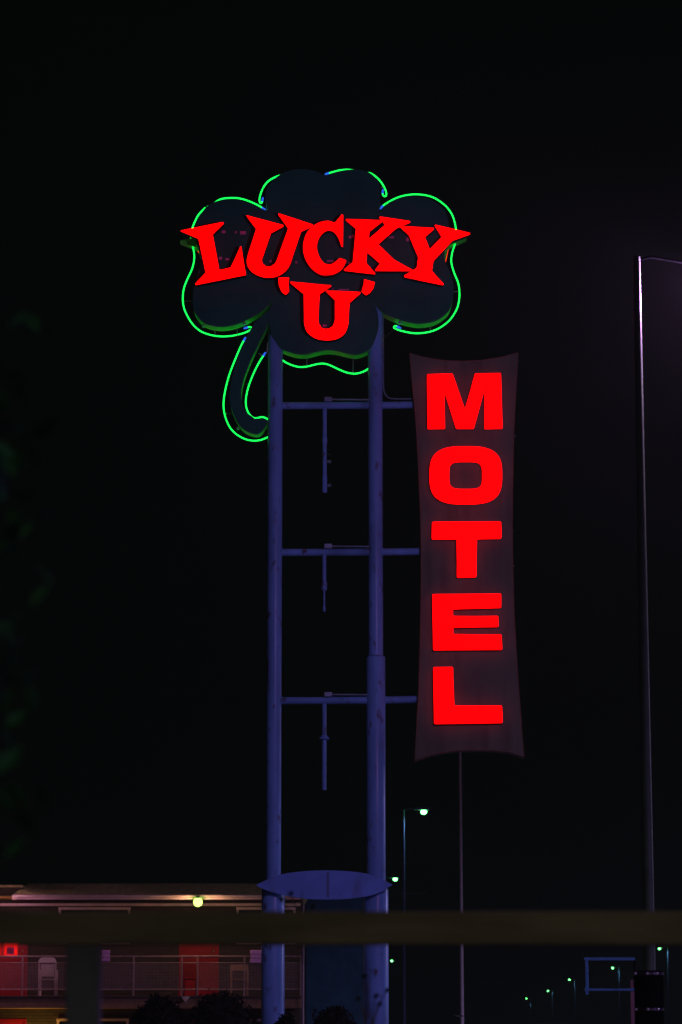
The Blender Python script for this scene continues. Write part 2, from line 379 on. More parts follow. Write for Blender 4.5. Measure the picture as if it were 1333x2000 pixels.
# letters: sloped serif capitals
def Z(o, s, pts): return [(o[0] + a / s, o[1] + b / s) for a, b in pts]
z1 = lambda p: Z((340, 310), 4.4433, p); z2 = lambda p: Z((630, 310), 4.4433, p); z4 = lambda p: Z((500, 520), 4.4433, p)
def arc_mix(head, curve, tail=()):
    return list(head) + [tuple(v[:2]) for v in smooth_line([(a, b, 0) for a, b in curve], 4)] + list(tail)
L1 = z1([(58, 622), (425, 548), (432, 558), (332, 655), (390, 972), (497, 948), (578, 760), (584, 760), (624, 1003), (190, 1090), (186, 1082), (282, 990), (218, 690)])
U1 = z1(arc_mix([(630, 490), (950, 575), (948, 584), (840, 640)], [(765, 858), (763, 895), (782, 925), (822, 936), (862, 925), (890, 892), (906, 850)], [(998, 606), (907, 478), (912, 474), (1205, 570), (1203, 580), (1100, 630)]) +
        [tuple(v[:2]) for v in smooth_line([(1012, 900, 0), (985, 950, 0), (940, 992, 0), (890, 1016, 0), (830, 1026, 0), (760, 1018, 0), (690, 985, 0), (645, 935, 0), (634, 885, 0), (648, 820, 0)], 4)] + [(720, 610)])
C1 = [tuple(v[:2]) for v in smooth_line([(655.5, 436, 0), (648, 433, 0), (638, 431.5, 0), (621, 436, 0), (604, 449, 0), (595, 467, 0), (593, 488, 0), (599, 508, 0), (611, 525, 0), (626, 535.5, 0), (640, 537, 0), (656, 533, 0), (669, 523, 0), (676.6, 509, 0)], 4)] + \
     [(675, 507.5), (664.5, 503.7)] + [tuple(v[:2]) for v in smooth_line([(662, 506, 0), (652.5, 514, 0), (641, 517.5, 0), (632.5, 513, 0), (624, 502, 0), (619.3, 486, 0), (620.5, 471, 0), (628, 457, 0), (640, 449, 0), (652, 451.5, 0), (661.5, 463, 0), (667.5, 480, 0)], 4)] + [(670, 481.5), (670.7, 420), (668.3, 418.3)]
K1 = z2([(205, 522), (510, 532), (514, 545), (405, 630), (395, 710), (550, 575), (497, 506), (500, 501), (760, 540), (762, 548), (640, 600), (478, 742), (620, 880), (785, 964), (782, 970), (465, 968), (462, 958), (508, 910), (385, 800), (375, 905), (458, 990), (455, 997), (192, 966), (190, 958), (270, 900), (297, 605), (206, 530)])
Y1 = z2([(680, 583), (966, 600), (966, 608), (885, 680), (930, 795), (1042, 680), (977, 578), (982, 572), (1282, 642), (1282, 652), (1130, 705), (960, 885), (945, 975), (1052, 1084), (1048, 1092), (712, 1022), (711, 1012), (825, 950), (838, 855), (755, 660), (682, 592)])
q1 = z4([(197, 98), (288, 98), (283, 150), (288, 215), (258, 243), (225, 215), (202, 160)])
q2 = z4([(941, 112), (1032, 138), (1018, 190), (988, 228), (956, 246), (920, 215), (938, 170)])
U2 = z4([(303, 133), (655, 163), (655, 170), (550, 240)] + [tuple(v[:2]) for v in smooth_line([(541, 460, 0), (550, 510, 0), (580, 538, 0), (615, 544, 0), (652, 534, 0), (680, 502, 0), (689, 455, 0)], 4)] + [(693, 295), (612, 216), (614, 209), (907, 223), (907, 231), (810, 315)] +
        [tuple(v[:2]) for v in smooth_line([(803, 490, 0), (783, 558, 0), (745, 603, 0), (690, 629, 0), (620, 637, 0), (550, 630, 0), (490, 604, 0), (441, 555, 0), (420, 485, 0)], 4)] + [(422, 240), (304, 142)])
LF = FRONT - 0.20                              # plane of the lit faces
def letter(poly, yf, yb, parent, label, inner=None):
    """dark sheet-metal return with a lit red plastic face"""
    if inner is None:
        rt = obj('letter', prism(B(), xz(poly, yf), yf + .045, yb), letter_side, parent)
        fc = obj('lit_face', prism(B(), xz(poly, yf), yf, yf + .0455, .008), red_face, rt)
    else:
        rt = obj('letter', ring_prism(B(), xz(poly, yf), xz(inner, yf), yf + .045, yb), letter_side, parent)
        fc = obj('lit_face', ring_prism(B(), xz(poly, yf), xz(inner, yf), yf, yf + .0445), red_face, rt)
    rt['label'] = label
    return rt
letters = []
for poly, lb in ((L1, 'red letter L'), (U1, 'large red letter U'), (C1, 'red letter C'), (K1, 'red letter K'), (Y1, 'red letter Y'),
                 (q1, 'red opening quote mark'), (U2, 'small red letter U'), (q2, 'red closing quote mark')):
    letters.append(letter(poly, LF, FRONT + .002, cs, lb))
# the same lettering on the far side, read from the other direction
xm = P(634, 480, SY).x
base = ABS[cs.name]
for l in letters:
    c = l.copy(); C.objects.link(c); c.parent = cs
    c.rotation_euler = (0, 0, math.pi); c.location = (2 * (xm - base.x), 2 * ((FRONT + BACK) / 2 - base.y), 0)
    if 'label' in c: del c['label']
    c.data = l.data.copy(); c.data.materials.clear(); c.data.materials.append(clover_side)  # far-side returns coloured green to stand for the neon's spill
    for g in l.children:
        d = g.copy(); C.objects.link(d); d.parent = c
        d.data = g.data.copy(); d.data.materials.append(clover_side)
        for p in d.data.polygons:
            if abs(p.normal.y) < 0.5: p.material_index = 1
# old fittings on the clover face between the letters
for (x, y, w, h) in ((437, 452, 8, 5), (461, 453, 4, 4), (475, 454.5, 12, 7), (431, 504, 6, 5), (444, 506, 8, 4), (529, 510, 4, 4), (579, 512, 4, 5), (684, 463, 5, 5), (690, 461, 4, 6), (646, 510, 14, 4), (682, 513, 5, 4), (797, 467, 6, 8), (765, 463, 10, 3), (635, 636, 8, 5), (672, 565.5, 20, 2.5), (651, 564, 3, 3)):
    q = P(x, y, FRONT - .03); hw = w / 242; hh = h / 242
    b = B(); box(b, q.x - hw, q.x + hw, FRONT - .035, FRONT + .004, q.z - hh, q.z + hh, min(hw, hh) * .4)
    obj('neon_fitting', b, MATS.get('fitting') or mat('fitting', (0.32, 0.20, 0.42), 0.4, 0, 0.4, 30), cab)

# neon tubes run round the far edge of the cabinet
TY = BACK + 0.03
def neon_tube(px, e0=False, e1=False, dy=0.0):
    pts = [P(a, b, TY + dy) for a, b in px]
    pts = smooth_line(pts, 4)
    t = obj('neon_tube', tube(B(), pts, 0.0130, 10), neon, cs, True)
    for flag, a, b in ((e0, pts[0], pts[2]), (e1, pts[-1], pts[-3])):
        if flag:
            d = (b - a).normalized()
            obj('electrode', tube(B(), [a - d * .05, a - d * .02, a + d * .025], [.012, .017, .018], 10), neon_blue, t, True)
    return t
neon_tube([(513, 391), (511.5, 396), (508, 395.5), (507.5, 387), (512, 372), (520, 358.5), (531, 349.5), (549, 342), (576, 337), (600, 336), (622, 340), (634, 344)], True)
neon_tube([(640.5, 338.8), (652, 335.5), (664, 332.5), (680, 331.3), (700, 334), (714, 337), (724.5, 338.5), (738, 348), (748, 360.5), (754, 373), (755, 381), (751.5, 383.5), (748, 380), (748, 375)], True, True)
neon_tube([(746.5, 404), (751.5, 399.5), (769.5, 389), (787.5, 382.5), (810, 379.5), (832.5, 381.5), (850.5, 387.5), (868.5, 400), (880, 413.5), (886.5, 427), (891, 447), (891, 463), (889, 476.5), (883.5, 494.5), (882, 512.5), (887.5, 533), (895.5, 553), (898, 573), (896.5, 590), (891.5, 606), (878.5, 625.5), (858, 641), (837.5, 648.5), (815, 651), (797, 649), (779, 644.5), (770, 640), (772.5, 636.5), (778.5, 638.8)], True, True)
neon_tube([(405, 404), (418, 397), (433, 388.5), (457, 386.5), (475, 389), (493, 395.5), (506.5, 402), (514.5, 407)], False, True)
neon_tube([(401.5, 405.5), (389.5, 418), (383, 429), (377, 443), (373.5, 457), (374, 471), (378, 485.5), (380, 503.5), (376, 524), (367, 544), (360, 562), (357.5, 580), (358.5, 595), (362.5, 609), (374, 629.5), (389.5, 645), (407.5, 653), (430, 657), (452.5, 656), (475, 651), (488.5, 645), (492, 641), (488.5, 638.5), (482, 640)], False, True)
neon_tube([(477.5, 663.5), (470.5, 677), (459, 704), (448, 733), (440, 764.5), (437, 791.5), (441, 816), (452.5, 839), (470.5, 853.5), (488.5, 860), (506.5, 860), (522, 854.5), (531, 849)], True)
neon_tube([(516, 693), (506.5, 708), (495, 731), (485, 758), (480.5, 782.5), (483, 800.5), (491, 813), (500, 816.8), (513, 814.5), (523.5, 819), (531, 826)], True)
neon_tube([(540, 694), (552, 703.5), (565, 711), (583, 716.5), (599, 716), (617, 711.8), (630.5, 710), (644, 713), (662, 721.4), (678, 727.7), (693.6, 729.8), (707, 727), (718, 721.4), (732, 708)])
# glass stand-offs between the cabinet and the tubes
for (xa, ya, xb, yb) in ((377, 588, 359, 588), (463, 640, 464, 655), (450, 742, 446, 741), (482, 750, 487, 751), (452, 808, 442, 808), (886, 570, 898, 569), (505, 690, 514, 695), (520, 365, 513, 369), (690, 694, 690, 729), (600, 693, 600, 716), (841, 630, 841, 647), (745, 365, 751, 367), (420, 639, 420, 655)):
    a = P(xa, ya, BACK - .1); b_ = P(xb, yb, TY)
    obj('tube_standoff', tube(B(), [a, b_ + (a - b_) * .12, b_], [.004, .005, .014], 8), glass_bit, cs, True)
for (xa, ya, xb, yb) in ((746.5, 658, 748, 668), (745.5, 672, 746, 683), (523, 668, 521.5, 690)):
    obj('glass_insulator', tube(B(), [P(xa, ya, SY - .1), P((xa + xb) / 2 + .6, (ya + yb) / 2, SY - .1), P(xb, yb, SY - .1)], [.006, .012, .006], 8), glass_bit, cs, True)
wr = smooth_line([P(772, 642, TY), P(760, 652, TY - .05), P(748, 664, SY)], 4)
obj('feed_wire', tube(B(), wr, .004, 6), wire_black, cs)
wr = smooth_line([P(463, 640, TY), P(464, 652, TY), P(465, 664, TY), P(470, 672, TY)], 4)
obj('feed_wire', tube(B(), wr, .004, 6), wire_black, cs)

# ================================================================== MOTEL board
bt = [(800.5, 689), (827.5, 697), (866, 703), (904, 705), (942, 703), (980.5, 697), (1012.5, 688)]
brt = [(1011.7, 712), (1008.7, 763), (1005, 830), (1003, 906), (1001.8, 1000), (1002, 1084), (1005, 1188), (1009, 1266), (1014, 1344), (1020, 1422), (1024.5, 1479)]
bb = [(1001, 1470), (962, 1465.7), (923, 1465), (884, 1467), (845, 1474), (810.5, 1485)]
blf = [(814, 1422), (818, 1344), (820.5, 1266), (822.3, 1162), (822.8, 1084), (821.3, 1000), (817.3, 906), (812, 817), (807, 766), (802, 710)]
mb = thing('motel_sign', 'tall narrow grey board with flared ends reading MOTEL in red letters', 'sign', (P(915, 1480, SY).x, SY, zat(1480)))
poly = [tuple(v[:2]) for v in smooth_line([(a, b, 0) for a, b in bt], 3)] + brt + [tuple(v[:2]) for v in smooth_line([(a, b, 0) for a, b in bb], 3)] + blf
mcab = cabinet('board_cabinet', xz(poly, FRONT), FRONT, BACK + .05, board_paint, board_edge, mb, .008)
# raised sheet-metal edge strips on the face
for line in ([*bt], [bb[0], *bb[1:]], [(1012.5, 688), *brt], [(810.5, 1485), *blf, (800.5, 689)]):
    cx_, cy_ = 912, 1085
    pts = [P(a + (cx_ - a) * .004, b + (cy_ - b) * .002, FRONT - .004) for a, b in line]
    obj('edge_trim', tube(B(), pts, .008, 6), board_edge, mcab)
z5 = lambda p: Z((700, 600), 3.9206, p); z6 = lambda p: Z((780, 980), 3.8462, p)
def rounded(poly, r=2.2):
    out = []
    n = len(poly)
    for i in range(n):
        a = Vector(poly[i - 1]); b = Vector(poly[i]); c = Vector(poly[(i + 1) % n])
        da = (a - b); dc = (c - b)
        ra = min(r, da.length * .3); rc = min(r, dc.length * .3)
        p0 = b + da.normalized() * ra; p1 = b + dc.normalized() * rc
        for t in (0, .33, .67, 1):
            q = p0 * (1 - t) ** 2 + b * 2 * t * (1 - t) + p1 * t * t
            out.append((q.x, q.y))
    return out
MM = rounded(z5([(528, 512), (722, 507), (818, 785), (895, 507), (1093, 503), (1105, 927), (968, 930), (968, 630), (885, 928), (752, 928), (658, 630), (665, 928), (533, 930)]))
TT = rounded(z6([(248, 150), (768, 147), (768, 275), (580, 278), (580, 565), (435, 568), (437, 280), (246, 280)]), 3)
EE = rounded(z6([(250, 693), (766, 690), (766, 795), (400, 805), (400, 862), (744, 857), (746, 938), (402, 942), (402, 998), (768, 996), (775, 1110), (257, 1113)]), 2.2)
LL = rounded(z6([(257, 1242), (405, 1240), (410, 1535), (773, 1530), (777, 1660), (264, 1668)]), 3)
def superell(cx, cy, rx, ry, e, n=56):
    out = []
    for k in range(n):
        a = 2 * math.pi * k / n; c, s = math.cos(a), math.sin(a)
        out.append((cx + rx * math.copysign(abs(c) ** (2 / e), c), cy + ry * math.copysign(abs(s) ** (2 / e), s)))
    return out
Oo = z5(superell(824.5, 1286, 277.5, 221, 3.0)); Oi = z5(superell(823.5, 1287, 127, 105, 4.2))
letter(MM, FRONT - .11, FRONT + .002, mb, 'red block letter M')
letter(Oo, FRONT - .11, FRONT + .002, mb, 'red block letter O', Oi)
letter(TT, FRONT - .11, FRONT + .002, mb, 'red block letter T')
letter(EE, FRONT - .11, FRONT + .002, mb, 'red block letter E')
letter(LL, FRONT - .11, FRONT + .002, mb, 'red block letter L')
for (x, y) in ((1012, 706), (1007, 851), (1002, 1037), (1004, 1105), (1009, 1294), (1016, 1374)):
    q = P(x, y, FRONT + .02); b = B(); ball(b, q, .008, .012, .018, 8); obj('rivet', b, glass_bit, mcab)

# ================================================================== blank lens-shaped panel low on the poles
lp = [(500, 1729), (540, 1710.5), (576, 1703.5), (624, 1700), (672, 1701), (715, 1706), (744, 1716), (767, 1728)]
lb_ = [(767, 1728), (739, 1744), (708, 1752), (660, 1756.5), (600, 1755.5), (559, 1749), (523, 1739.5), (500, 1729)]
PY = SY - 0.26
bpn = thing('blank_panel', 'blank lens-shaped violet panel fixed across both sign poles', 'sign panel', (P(633, 1756, PY).x, PY, zat(1756)))
pp = [tuple(v[:2]) for v in smooth_line([(a, b, 0) for a, b in lp], 5)][:-1] + [tuple(v[:2]) for v in smooth_line([(a, b, 0) for a, b in lb_], 5)][:-1]
pan = obj('panel_sheet', prism(B(), xz(pp, PY - .03), PY - .03, PY + .05, .006), panel_paint, bpn)
q0 = P(641, 1703.5, PY - .032); q9 = P(642.5, 1753, PY - .032)
b = B(); box(b, q0.x - .018, q0.x + .018, PY - .0345, PY - .0285, q9.z, q0.z); obj('seam_strip', b, seam_dark, pan)
for x in (XL, XR):
    for dz in (-.09, .09):
        b = B(); tube(b, [(x, PY - .045, zat(1728) + dz), (x, PY - .029, zat(1728) + dz)], .013, 8); obj('bolt', b, conduit_metal, pan)

# ================================================================== street lamps
def street_lamp(px_lens, py, side, label, group, m_pole, m_lens, far, Y=None, X=None, h=10.5, power=0, col=(.8, .65, 1), swing=0.0, light_kind='SPOT', arm=0.66):
    """post with a short arm; lens height 10.5 m gives the distance"""
    if Y is None:
        Y = (h - 1.6) / ((2040 - py) / F) / 1.0
        for _ in range(4): Y *= (h - 1.6) / (P(px_lens, py, Y).z - 1.6)
        xl = P(px_lens, py, Y).x
    else: xl = X
    xp = xl - side * arm
    t = thing('street_lamp', label, 'street lamp', (xp, Y, 0), group)
    rot = Matrix.Translation((xp, Y, 0)) @ Matrix.Rotation(swing, 4, 'Z') @ Matrix.Translation((-xp, -Y, 0))
    def rb(b):
        bmesh.ops.transform(b, matrix=rot, verts=b.verts[:]); return b
    p = obj('pole', tube(B(), [(xp, Y, 0), (xp, Y, 1.0), (xp, Y, h - .02), (xp, Y, h + .06)], [.074, .072, .042, .040], 24), m_pole, t, True)
    obj('base_cover', lathe(B(), xp, Y, [(.2, 0), (.2, .05), (.16, .1), (.15, .45), (.115, .5)], 16), m_pole, p, True)
    obj('arm', rb(tube(B(), [(xp, Y, h + .02), (xp + side * .2, Y, h + .09), (xl - side * .20, Y, h + .085)], .018, 10)), m_pole if far else black_pipe, t, True)
    b = B(); box(b, min(xl - side * .26, xl + side * .34), max(xl - side * .26, xl + side * .34), Y - .15, Y + .15, h + .03, h + .13, .03)
    hd = obj('lamp_head', rb(b), head_metal if not far else m_pole, t)
    b = B(); ball(b, (xl + side * .12, Y, h + .03 if not far else h - .04), .16 if not far else .125, .12, .055 if not far else .095, 16); obj('lens', rb(b), m_lens, hd, True)
    if power: lamp_light('street_lamp_light', t, rot @ Vector((xl + side * .12, Y, h - .10)), power, col, .14, light_kind, 176)
    return t
LG = 'street lamps on the sign side of the road'; RG = 'street lamps on the far side of the road'
VIO = (0.80, 0.34, 1.0)
street_lamp(1413, 512, 1, 'tall street lamp at the right edge, its post lit on one side', LG, steel, lens_near, False, power=1350, col=VIO, swing=R(30), light_kind='POINT', arm=1.0)
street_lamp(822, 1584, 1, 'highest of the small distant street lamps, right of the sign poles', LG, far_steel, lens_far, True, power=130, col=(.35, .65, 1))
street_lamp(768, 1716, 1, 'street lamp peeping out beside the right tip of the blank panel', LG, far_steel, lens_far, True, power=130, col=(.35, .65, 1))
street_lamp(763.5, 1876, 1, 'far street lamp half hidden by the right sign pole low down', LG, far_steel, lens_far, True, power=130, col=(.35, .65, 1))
street_lamp(0, 0, 1, 'unseen street lamp added behind the camera to light the timber rail', LG, steel, lens_near, False, Y=-12, X=3.6, power=2600, col=(1.0, .88, .62))  # out of view behind the camera, added as warm fill for the rail
for x, y, lb in ((1291, 1852, 'green-white street lamp just under the timber rail at far right'), (1199, 1890, 'distant street lamp seen inside the empty blue frame'),
                 (1114, 1913, 'distant street lamp just left of the empty blue frame'), (1072, 1935, 'fourth street lamp from the right in the descending row'), (1030, 1950, 'lowest and leftmost lit street lamp of the descending row')):
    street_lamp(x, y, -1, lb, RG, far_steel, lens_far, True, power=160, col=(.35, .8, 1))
street_lamp(0, 0, -1, 'street lamp across the road beyond the right picture edge', RG, steel, lens_near, False, Y=63, X=27.6, power=15000, col=(.60, .46, 1.0))
street_lamp(0, 0, -1, 'street lamp across the road nearest the camera', RG, steel, lens_near, False, Y=12, X=27.2, power=10000, col=(.50, .26, 1.0))

# thin pole behind the MOTEL board
py_ = 84.0; q = P(901, 1700, py_)
t = thing('thin_pole', 'thin pale flagpole rising behind the foot of the MOTEL board', 'pole', (q.x, py_, 0))
obj('shaft', tube(B(), [(q.x, py_, 0), (q.x, py_, P(900, 1380, py_).z)], [.06, .034], 12), mat('pale_flagpole', (.55, .50, .50), .45, 0, .12, 4), t, True)
obj('finial', (lambda b: ball(b, (q.x, py_, P(900, 1380, py_).z + .05), .07, .07, .07, 12))(B()), brass, t, True)
zc = P(900, 1984, py_).z
obj('cleat', tube(B(), [(q.x - .22, py_ - .06, zc + .02), (q.x - .1, py_ - .07, zc), (q.x + .03, py_ - .06, zc - .01)], [.01, .03, .025], 8), chrome, t, True)

# ================================================================== motel
YW, YR, YE = 76.6, 75.0, 74.85
def zy(y, Y): return P(666, y, Y).z
def xx(x, Y, y=1850): return P(x, y, Y).x
x0, x1 = xx(22, YE), xx(588, YE)
mo = thing('motel_building', 'two-storey tan brick motel with brown hipped roof, red doors and a balcony', 'building', ((x0 + x1) / 2, YW, 0))
Zs = zy(1945, YR)                               # balcony floor
Ze0, Ze1 = zy(1757, YE), zy(1748, YE)           # fascia
xwl, xwr = x0 - 14, xx(586, YW)
holes_up = [('w', 115, 253), ('d', 350, 428), ('w', 463, 577), ('d', -23, 55)]
b = B()
# upper wall in pieces round the openings
ops = sorted([(xx(a, YW), xx(c, YW), k) for k, a, c in holes_up])
zt_w, zb_w = zy(1773, YW), zy(1843, YW); zt_d = Zs + 2.05
cur = xwl
for a, c, k in ops:
    box(b, cur, a, YW, YW + .22, 0.0, Ze0); cur = c
    zt = zt_w if k == 'w' else zt_d
    box(b, a, c, YW, YW + .22, zt, Ze0)
    lo = zb_w if k == 'w' else Zs
    # ground-floor opening of the same width
    zl_t = zy(1990, YW)
    box(b, a, c, YW, YW + .22, zl_t, lo)
    if k == 'w': box(b, a, c, YW, YW + .22, 0, zl_t - 1.0)
box(b, cur, xwr, YW, YW + .22, 0, Ze0)
obj('wall', b, brick, mo)
b = B(); box(b, xwl, xwr, YW + .22, YW + 6.5, 0.0, Ze0 - .02); obj('inner_block', b, soffit_dark, mo)
b = B(); box(b, xwl, xwr + .02, YW - .03, YW - .002, Ze0 - .08, Ze0 - .012); obj('wall_trim', b, fascia_paint, mo)
zl_t = zy(1990, YW)
for k, a, c in holes_up:
    xa, xc = xx(a, YW), xx(c, YW)
    floors = ((zt_w, zb_w, 1), (zl_t, zl_t - 1.0, 0)) if k == 'w' else ((zt_d, Zs, 1), (zl_t, 0.02, 0))
    for zt, zb, up in floors:
        if k == 'w':
            f = B(); wd = .055
            box(f, xa - .02, xc + .02, YW - .045, YW + .06, zt - wd, zt + .01, .006); box(f, xa - .02, xc + .02, YW - .06, YW + .06, zb - .01, zb + wd, .006)
            box(f, xa - .012, xa + wd * .8, YW - .03, YW + .055, zb + wd, zt - wd); box(f, xc - wd * .8, xc + .012, YW - .03, YW + .055, zb + wd, zt - wd)
            fo = obj('window_frame', f, frame_white, mo)
            xmid = (xa + xc) / 2
            for u, v in ((xa + wd * .8, xmid - .02), (xmid + .02, xc - wd * .8)):
                g = B(); box(g, u, v, YW + .02, YW + .03, zb + wd, zt - wd); obj('pane', g, pane_glass, fo)
            g = B(); box(g, xmid - .02, xmid + .02, YW - .01, YW + .05, zb + wd, zt - wd); obj('mullion', g, soffit_dark, fo)
        else:
            g = B(); box(g, xa + .05, xc - .05, YW + .04, YW + .09, zb + .01, zt - .05, .004); do = obj('door', g, door_red, mo)
            f = B(); box(f, xa, xa + .05, YW - .01, YW + .1, zb, zt); box(f, xc - .05, xc, YW - .01, YW + .1, zb, zt); box(f, xa + .05, xc - .05, YW - .01, YW + .1, zt - .05, zt)
            obj('door_frame', f, door_red, do)
            if up:
                g = B(); q = P(417, 1858, YW); hx = q.x if a > 0 else xx(44, YW)
                ball(g, (hx, YW + .005, zy(1857.5, YW)), .035, .04, .035, 10); tube(g, [(hx, YW, zy(1857.5, YW)), (hx, YW + .045, zy(1857.5, YW))], .015, 8)
                obj('door_knob', g, brass, do, True)
            if up and a < 0:
                for u, v in ((-20, 2.5), (8, 34.5)):
                    g = B(); box(g, xx(u, YW), xx(v, YW), YW + .025, YW + .043, zy(1866, YW), zy(1800, YW)); obj('lit_pane', g, lit_red, do)
                g = B(); box(g, xx(14, YW), xx(28, YW), YW + .01, YW + .024, zy(1864, YW), zy(1850, YW), .004); obj('door_plate', g, mat('door_plate_grey', (.45, .03, .16), .6), do)
# roof: hipped at the left, low pitch
zr = zy(1725, 79.6)
rl, rr = xx(57, 79.6, 1725), xx(600, 79.6, 1725)
b = B()
v = [b.verts.new(c) for c in ((x0, YE - .02, Ze1), (x1, YE - .02, Ze1), (rr + .2, 79.6, zr), (rl, 79.6, zr), (x0, 84.4, Ze1), (x1, 84.4, Ze1))]
b.faces.new((v[0], v[1], v[2], v[3])); b.faces.new((v[0], v[3], v[4])); b.faces.new((v[3], v[2], v[5], v[4])); b.faces.new((v[1], v[5], v[2])); b.faces.new((v[0], v[4], v[5], v[1]))
rf = obj('roof', b, roof_shingle, mo)
# shingle courses on the front slope
sl_n = Vector((0, zr - Ze1, -(79.6 - YE)))
for k in range(1, 9):
    tt = k / 9.5
    ya, za = YE - .02 + (79.62 - YE) * tt, Ze1 + (zr - Ze1) * tt
    xa_ = x0 + (rl - x0) * tt + .05; xb_ = x1 + .0
    g = B(); box(g, xa_, xb_, ya - .02, ya + .02, za - .01, za + .022); obj('shingle_course', g, roof_shingle, rf)
fa = B(); box(fa, x0, x1, YE - .03, YE, Ze0, Ze1 - .003, .004); fao = obj('fascia', fa, fascia_paint, mo)
g = B(); tube(g, [(x0 + .05, YE - .075, Ze1 - .035), (x1 - .05, YE - .075, Ze1 - .035)], .042, 12); obj('gutter', g, fascia_paint, fao, True)
g = B(); tube(g, [(x0 + .02, YE - .05, Ze0 + .035), (x0 + .12, YE - .05, Ze0 + .035)], .05, 10); obj('gutter_end', g, fascia_paint, fao, True)
g = B(); box(g, x0 + .01, x1 - .01, YE + .001, YW - .035, Ze0 + .005, Ze0 + .03); obj('soffit', g, soffit_dark, mo)
g = B(); box(g, x0 - 9, x1, YR - .08, YW - .003, Zs - .3, Zs, .008); obj('balcony_slab', g, slab_paint, mo)
g = B(); box(g, x0 - 9, x1 + .005, YR - .1, YR - .081, Zs - .075, Zs - .004); obj('slab_edge_strip', g, soffit_dark, mo)
# railing
rz = zy(1868, YR)
ra = thing('balcony_railing', 'metal railing with fine wire mesh panels along the motel balcony', 'railing', ((x0 + x1) / 2, YR, Zs))
tube_h = lambda z, r, xa, xb: tube(B(), [(xa, YR, z), (xb, YR, z)], r, 10)
obj('top_rail', tube_h(rz, .022, x0 - 8, x1), rail_metal, ra, True)
obj('lower_rail', tube_h(zy(1932.5, YR), .018, x0 - 8, x1), rail_metal, ra, True)
obj('middle_rail', tube_h(zy(1880.5, YR), .013, x0 - 8, x1), rail_metal, ra, True)
posts = [-60, 45, 154, 262, 356, 386.5, 478, 588]
for px in posts:
    xp = xx(px, YR); g = B(); box(g, xp - .02, xp + .02, YR - .02, YR + .02, Zs, rz, .004); obj('post', g, rail_metal, ra)
for a, c in zip(posts, posts[1:]):
    if c - a < 40: continue
    xa, xc = xx(a, YR), xx(c, YR); n = int((xc - xa) / .035); g = B(); za, zb = zy(1932, YR), zy(1881, YR)
    for k in range(1, n):
        xp = xa + (xc - xa) * k / n; box(g, xp - .0035, xp + .0035, YR - .003, YR + .003, za, zb)
    for k in range(1, 18):
        zp = za + (zb - za) * k / 18; box(g, xa + .02, xc - .02, YR + .003, YR + .008, zp - .003, zp + .003)
    o = obj('mesh_panel', g, rail_metal, ra); o['kind'] = 'stuff'
# globe lamp under the eave
def globe(x, y, Y, label, m, power, col, r=.115):
    q = P(x, y, Y)
    t = thing('globe_lamp', label, 'lamp', (q.x, Y, q.z + r), 'round lamps under the motel eaves')
    obj('globe', ball(B(), q, r, r, r, 20), m, t, True)
    obj('cap', lathe(B(), q.x, Y, [(.055, q.z + r * .86), (.06, q.z + r * 1.0), (.05, q.z + r * 1.22), (.02, q.z + r * 1.26)], 16), head_metal, t, True)
    b = B(); box(b, q.x - .025, q.x + .025, Y - .01, YE - .03, q.z + r * 1.15, q.z + r * 1.3); obj('bracket', b, head_metal, t)
    l = lamp_light('globe_light', t, (q.x, Y - .02, q.z), power, col, r + .01)
    return t
globe(387, 1762, YE - .24, 'round yellow-green lamp glowing under the motel eave', globe_glass, 170, (1.0, .52, .30))
globe(-30, 1752, YE - .40, 'round yellow lamp beyond the left end of the motel roof', globe_glass_b, 320, (1.0, .45, .62))
# ground-floor wall lantern behind the balcony
q = P(66, 2062, YW - .18)
t = thing('wall_lantern', 'yellow lantern on the brick wall under the motel balcony', 'lamp', (q.x, YW, q.z))
obj('lantern_glass', lathe(B(), q.x, YW - .18, [(.05, q.z - .1), (.075, q.z + .1), (.03, q.z + .12)], 12), globe_glass_b, t, True)
g = B(); box(g, q.x - .05, q.x + .05, YW - .12, YW - .001, q.z - .04, q.z + .1, .005); obj('bracket', g, head_metal, t)
lamp_light('lantern_light', t, (q.x, YW - .34, q.z + .02), 45, (1, .55, .08), .08)
# triangular gable wing with eave coloured as lit yellow left of the roof
xl_ = x0 - 9
lw = thing('motel_wing', 'lower motel wing with a yellow-lit eave at the left edge', 'building', (x0 - 4.5, 78, 0))
ze = zy(1757.5, YW + .6)
g = B(); box(g, x0 - 9, x0 + .05, YW + .25, YW + 6, Ze0 + .0, ze + .3); obj('wall', g, brick, lw)
g = B(); box(g, x0 - 9.2, x0 + .1, YW - .5, YW + .24, ze - .02, ze + .05, .01); obj('eave', g, mat('yellow_lit_eave', (.42, .26, .02), .6), lw)  # yellow lamplight is put into the eave's own colour
g = B(); box(g, x0 - 9.2, x0 + .05, YW + .25, YW + 6.2, ze + .302, ze + .36); obj('roof', g, roof_shingle, lw)

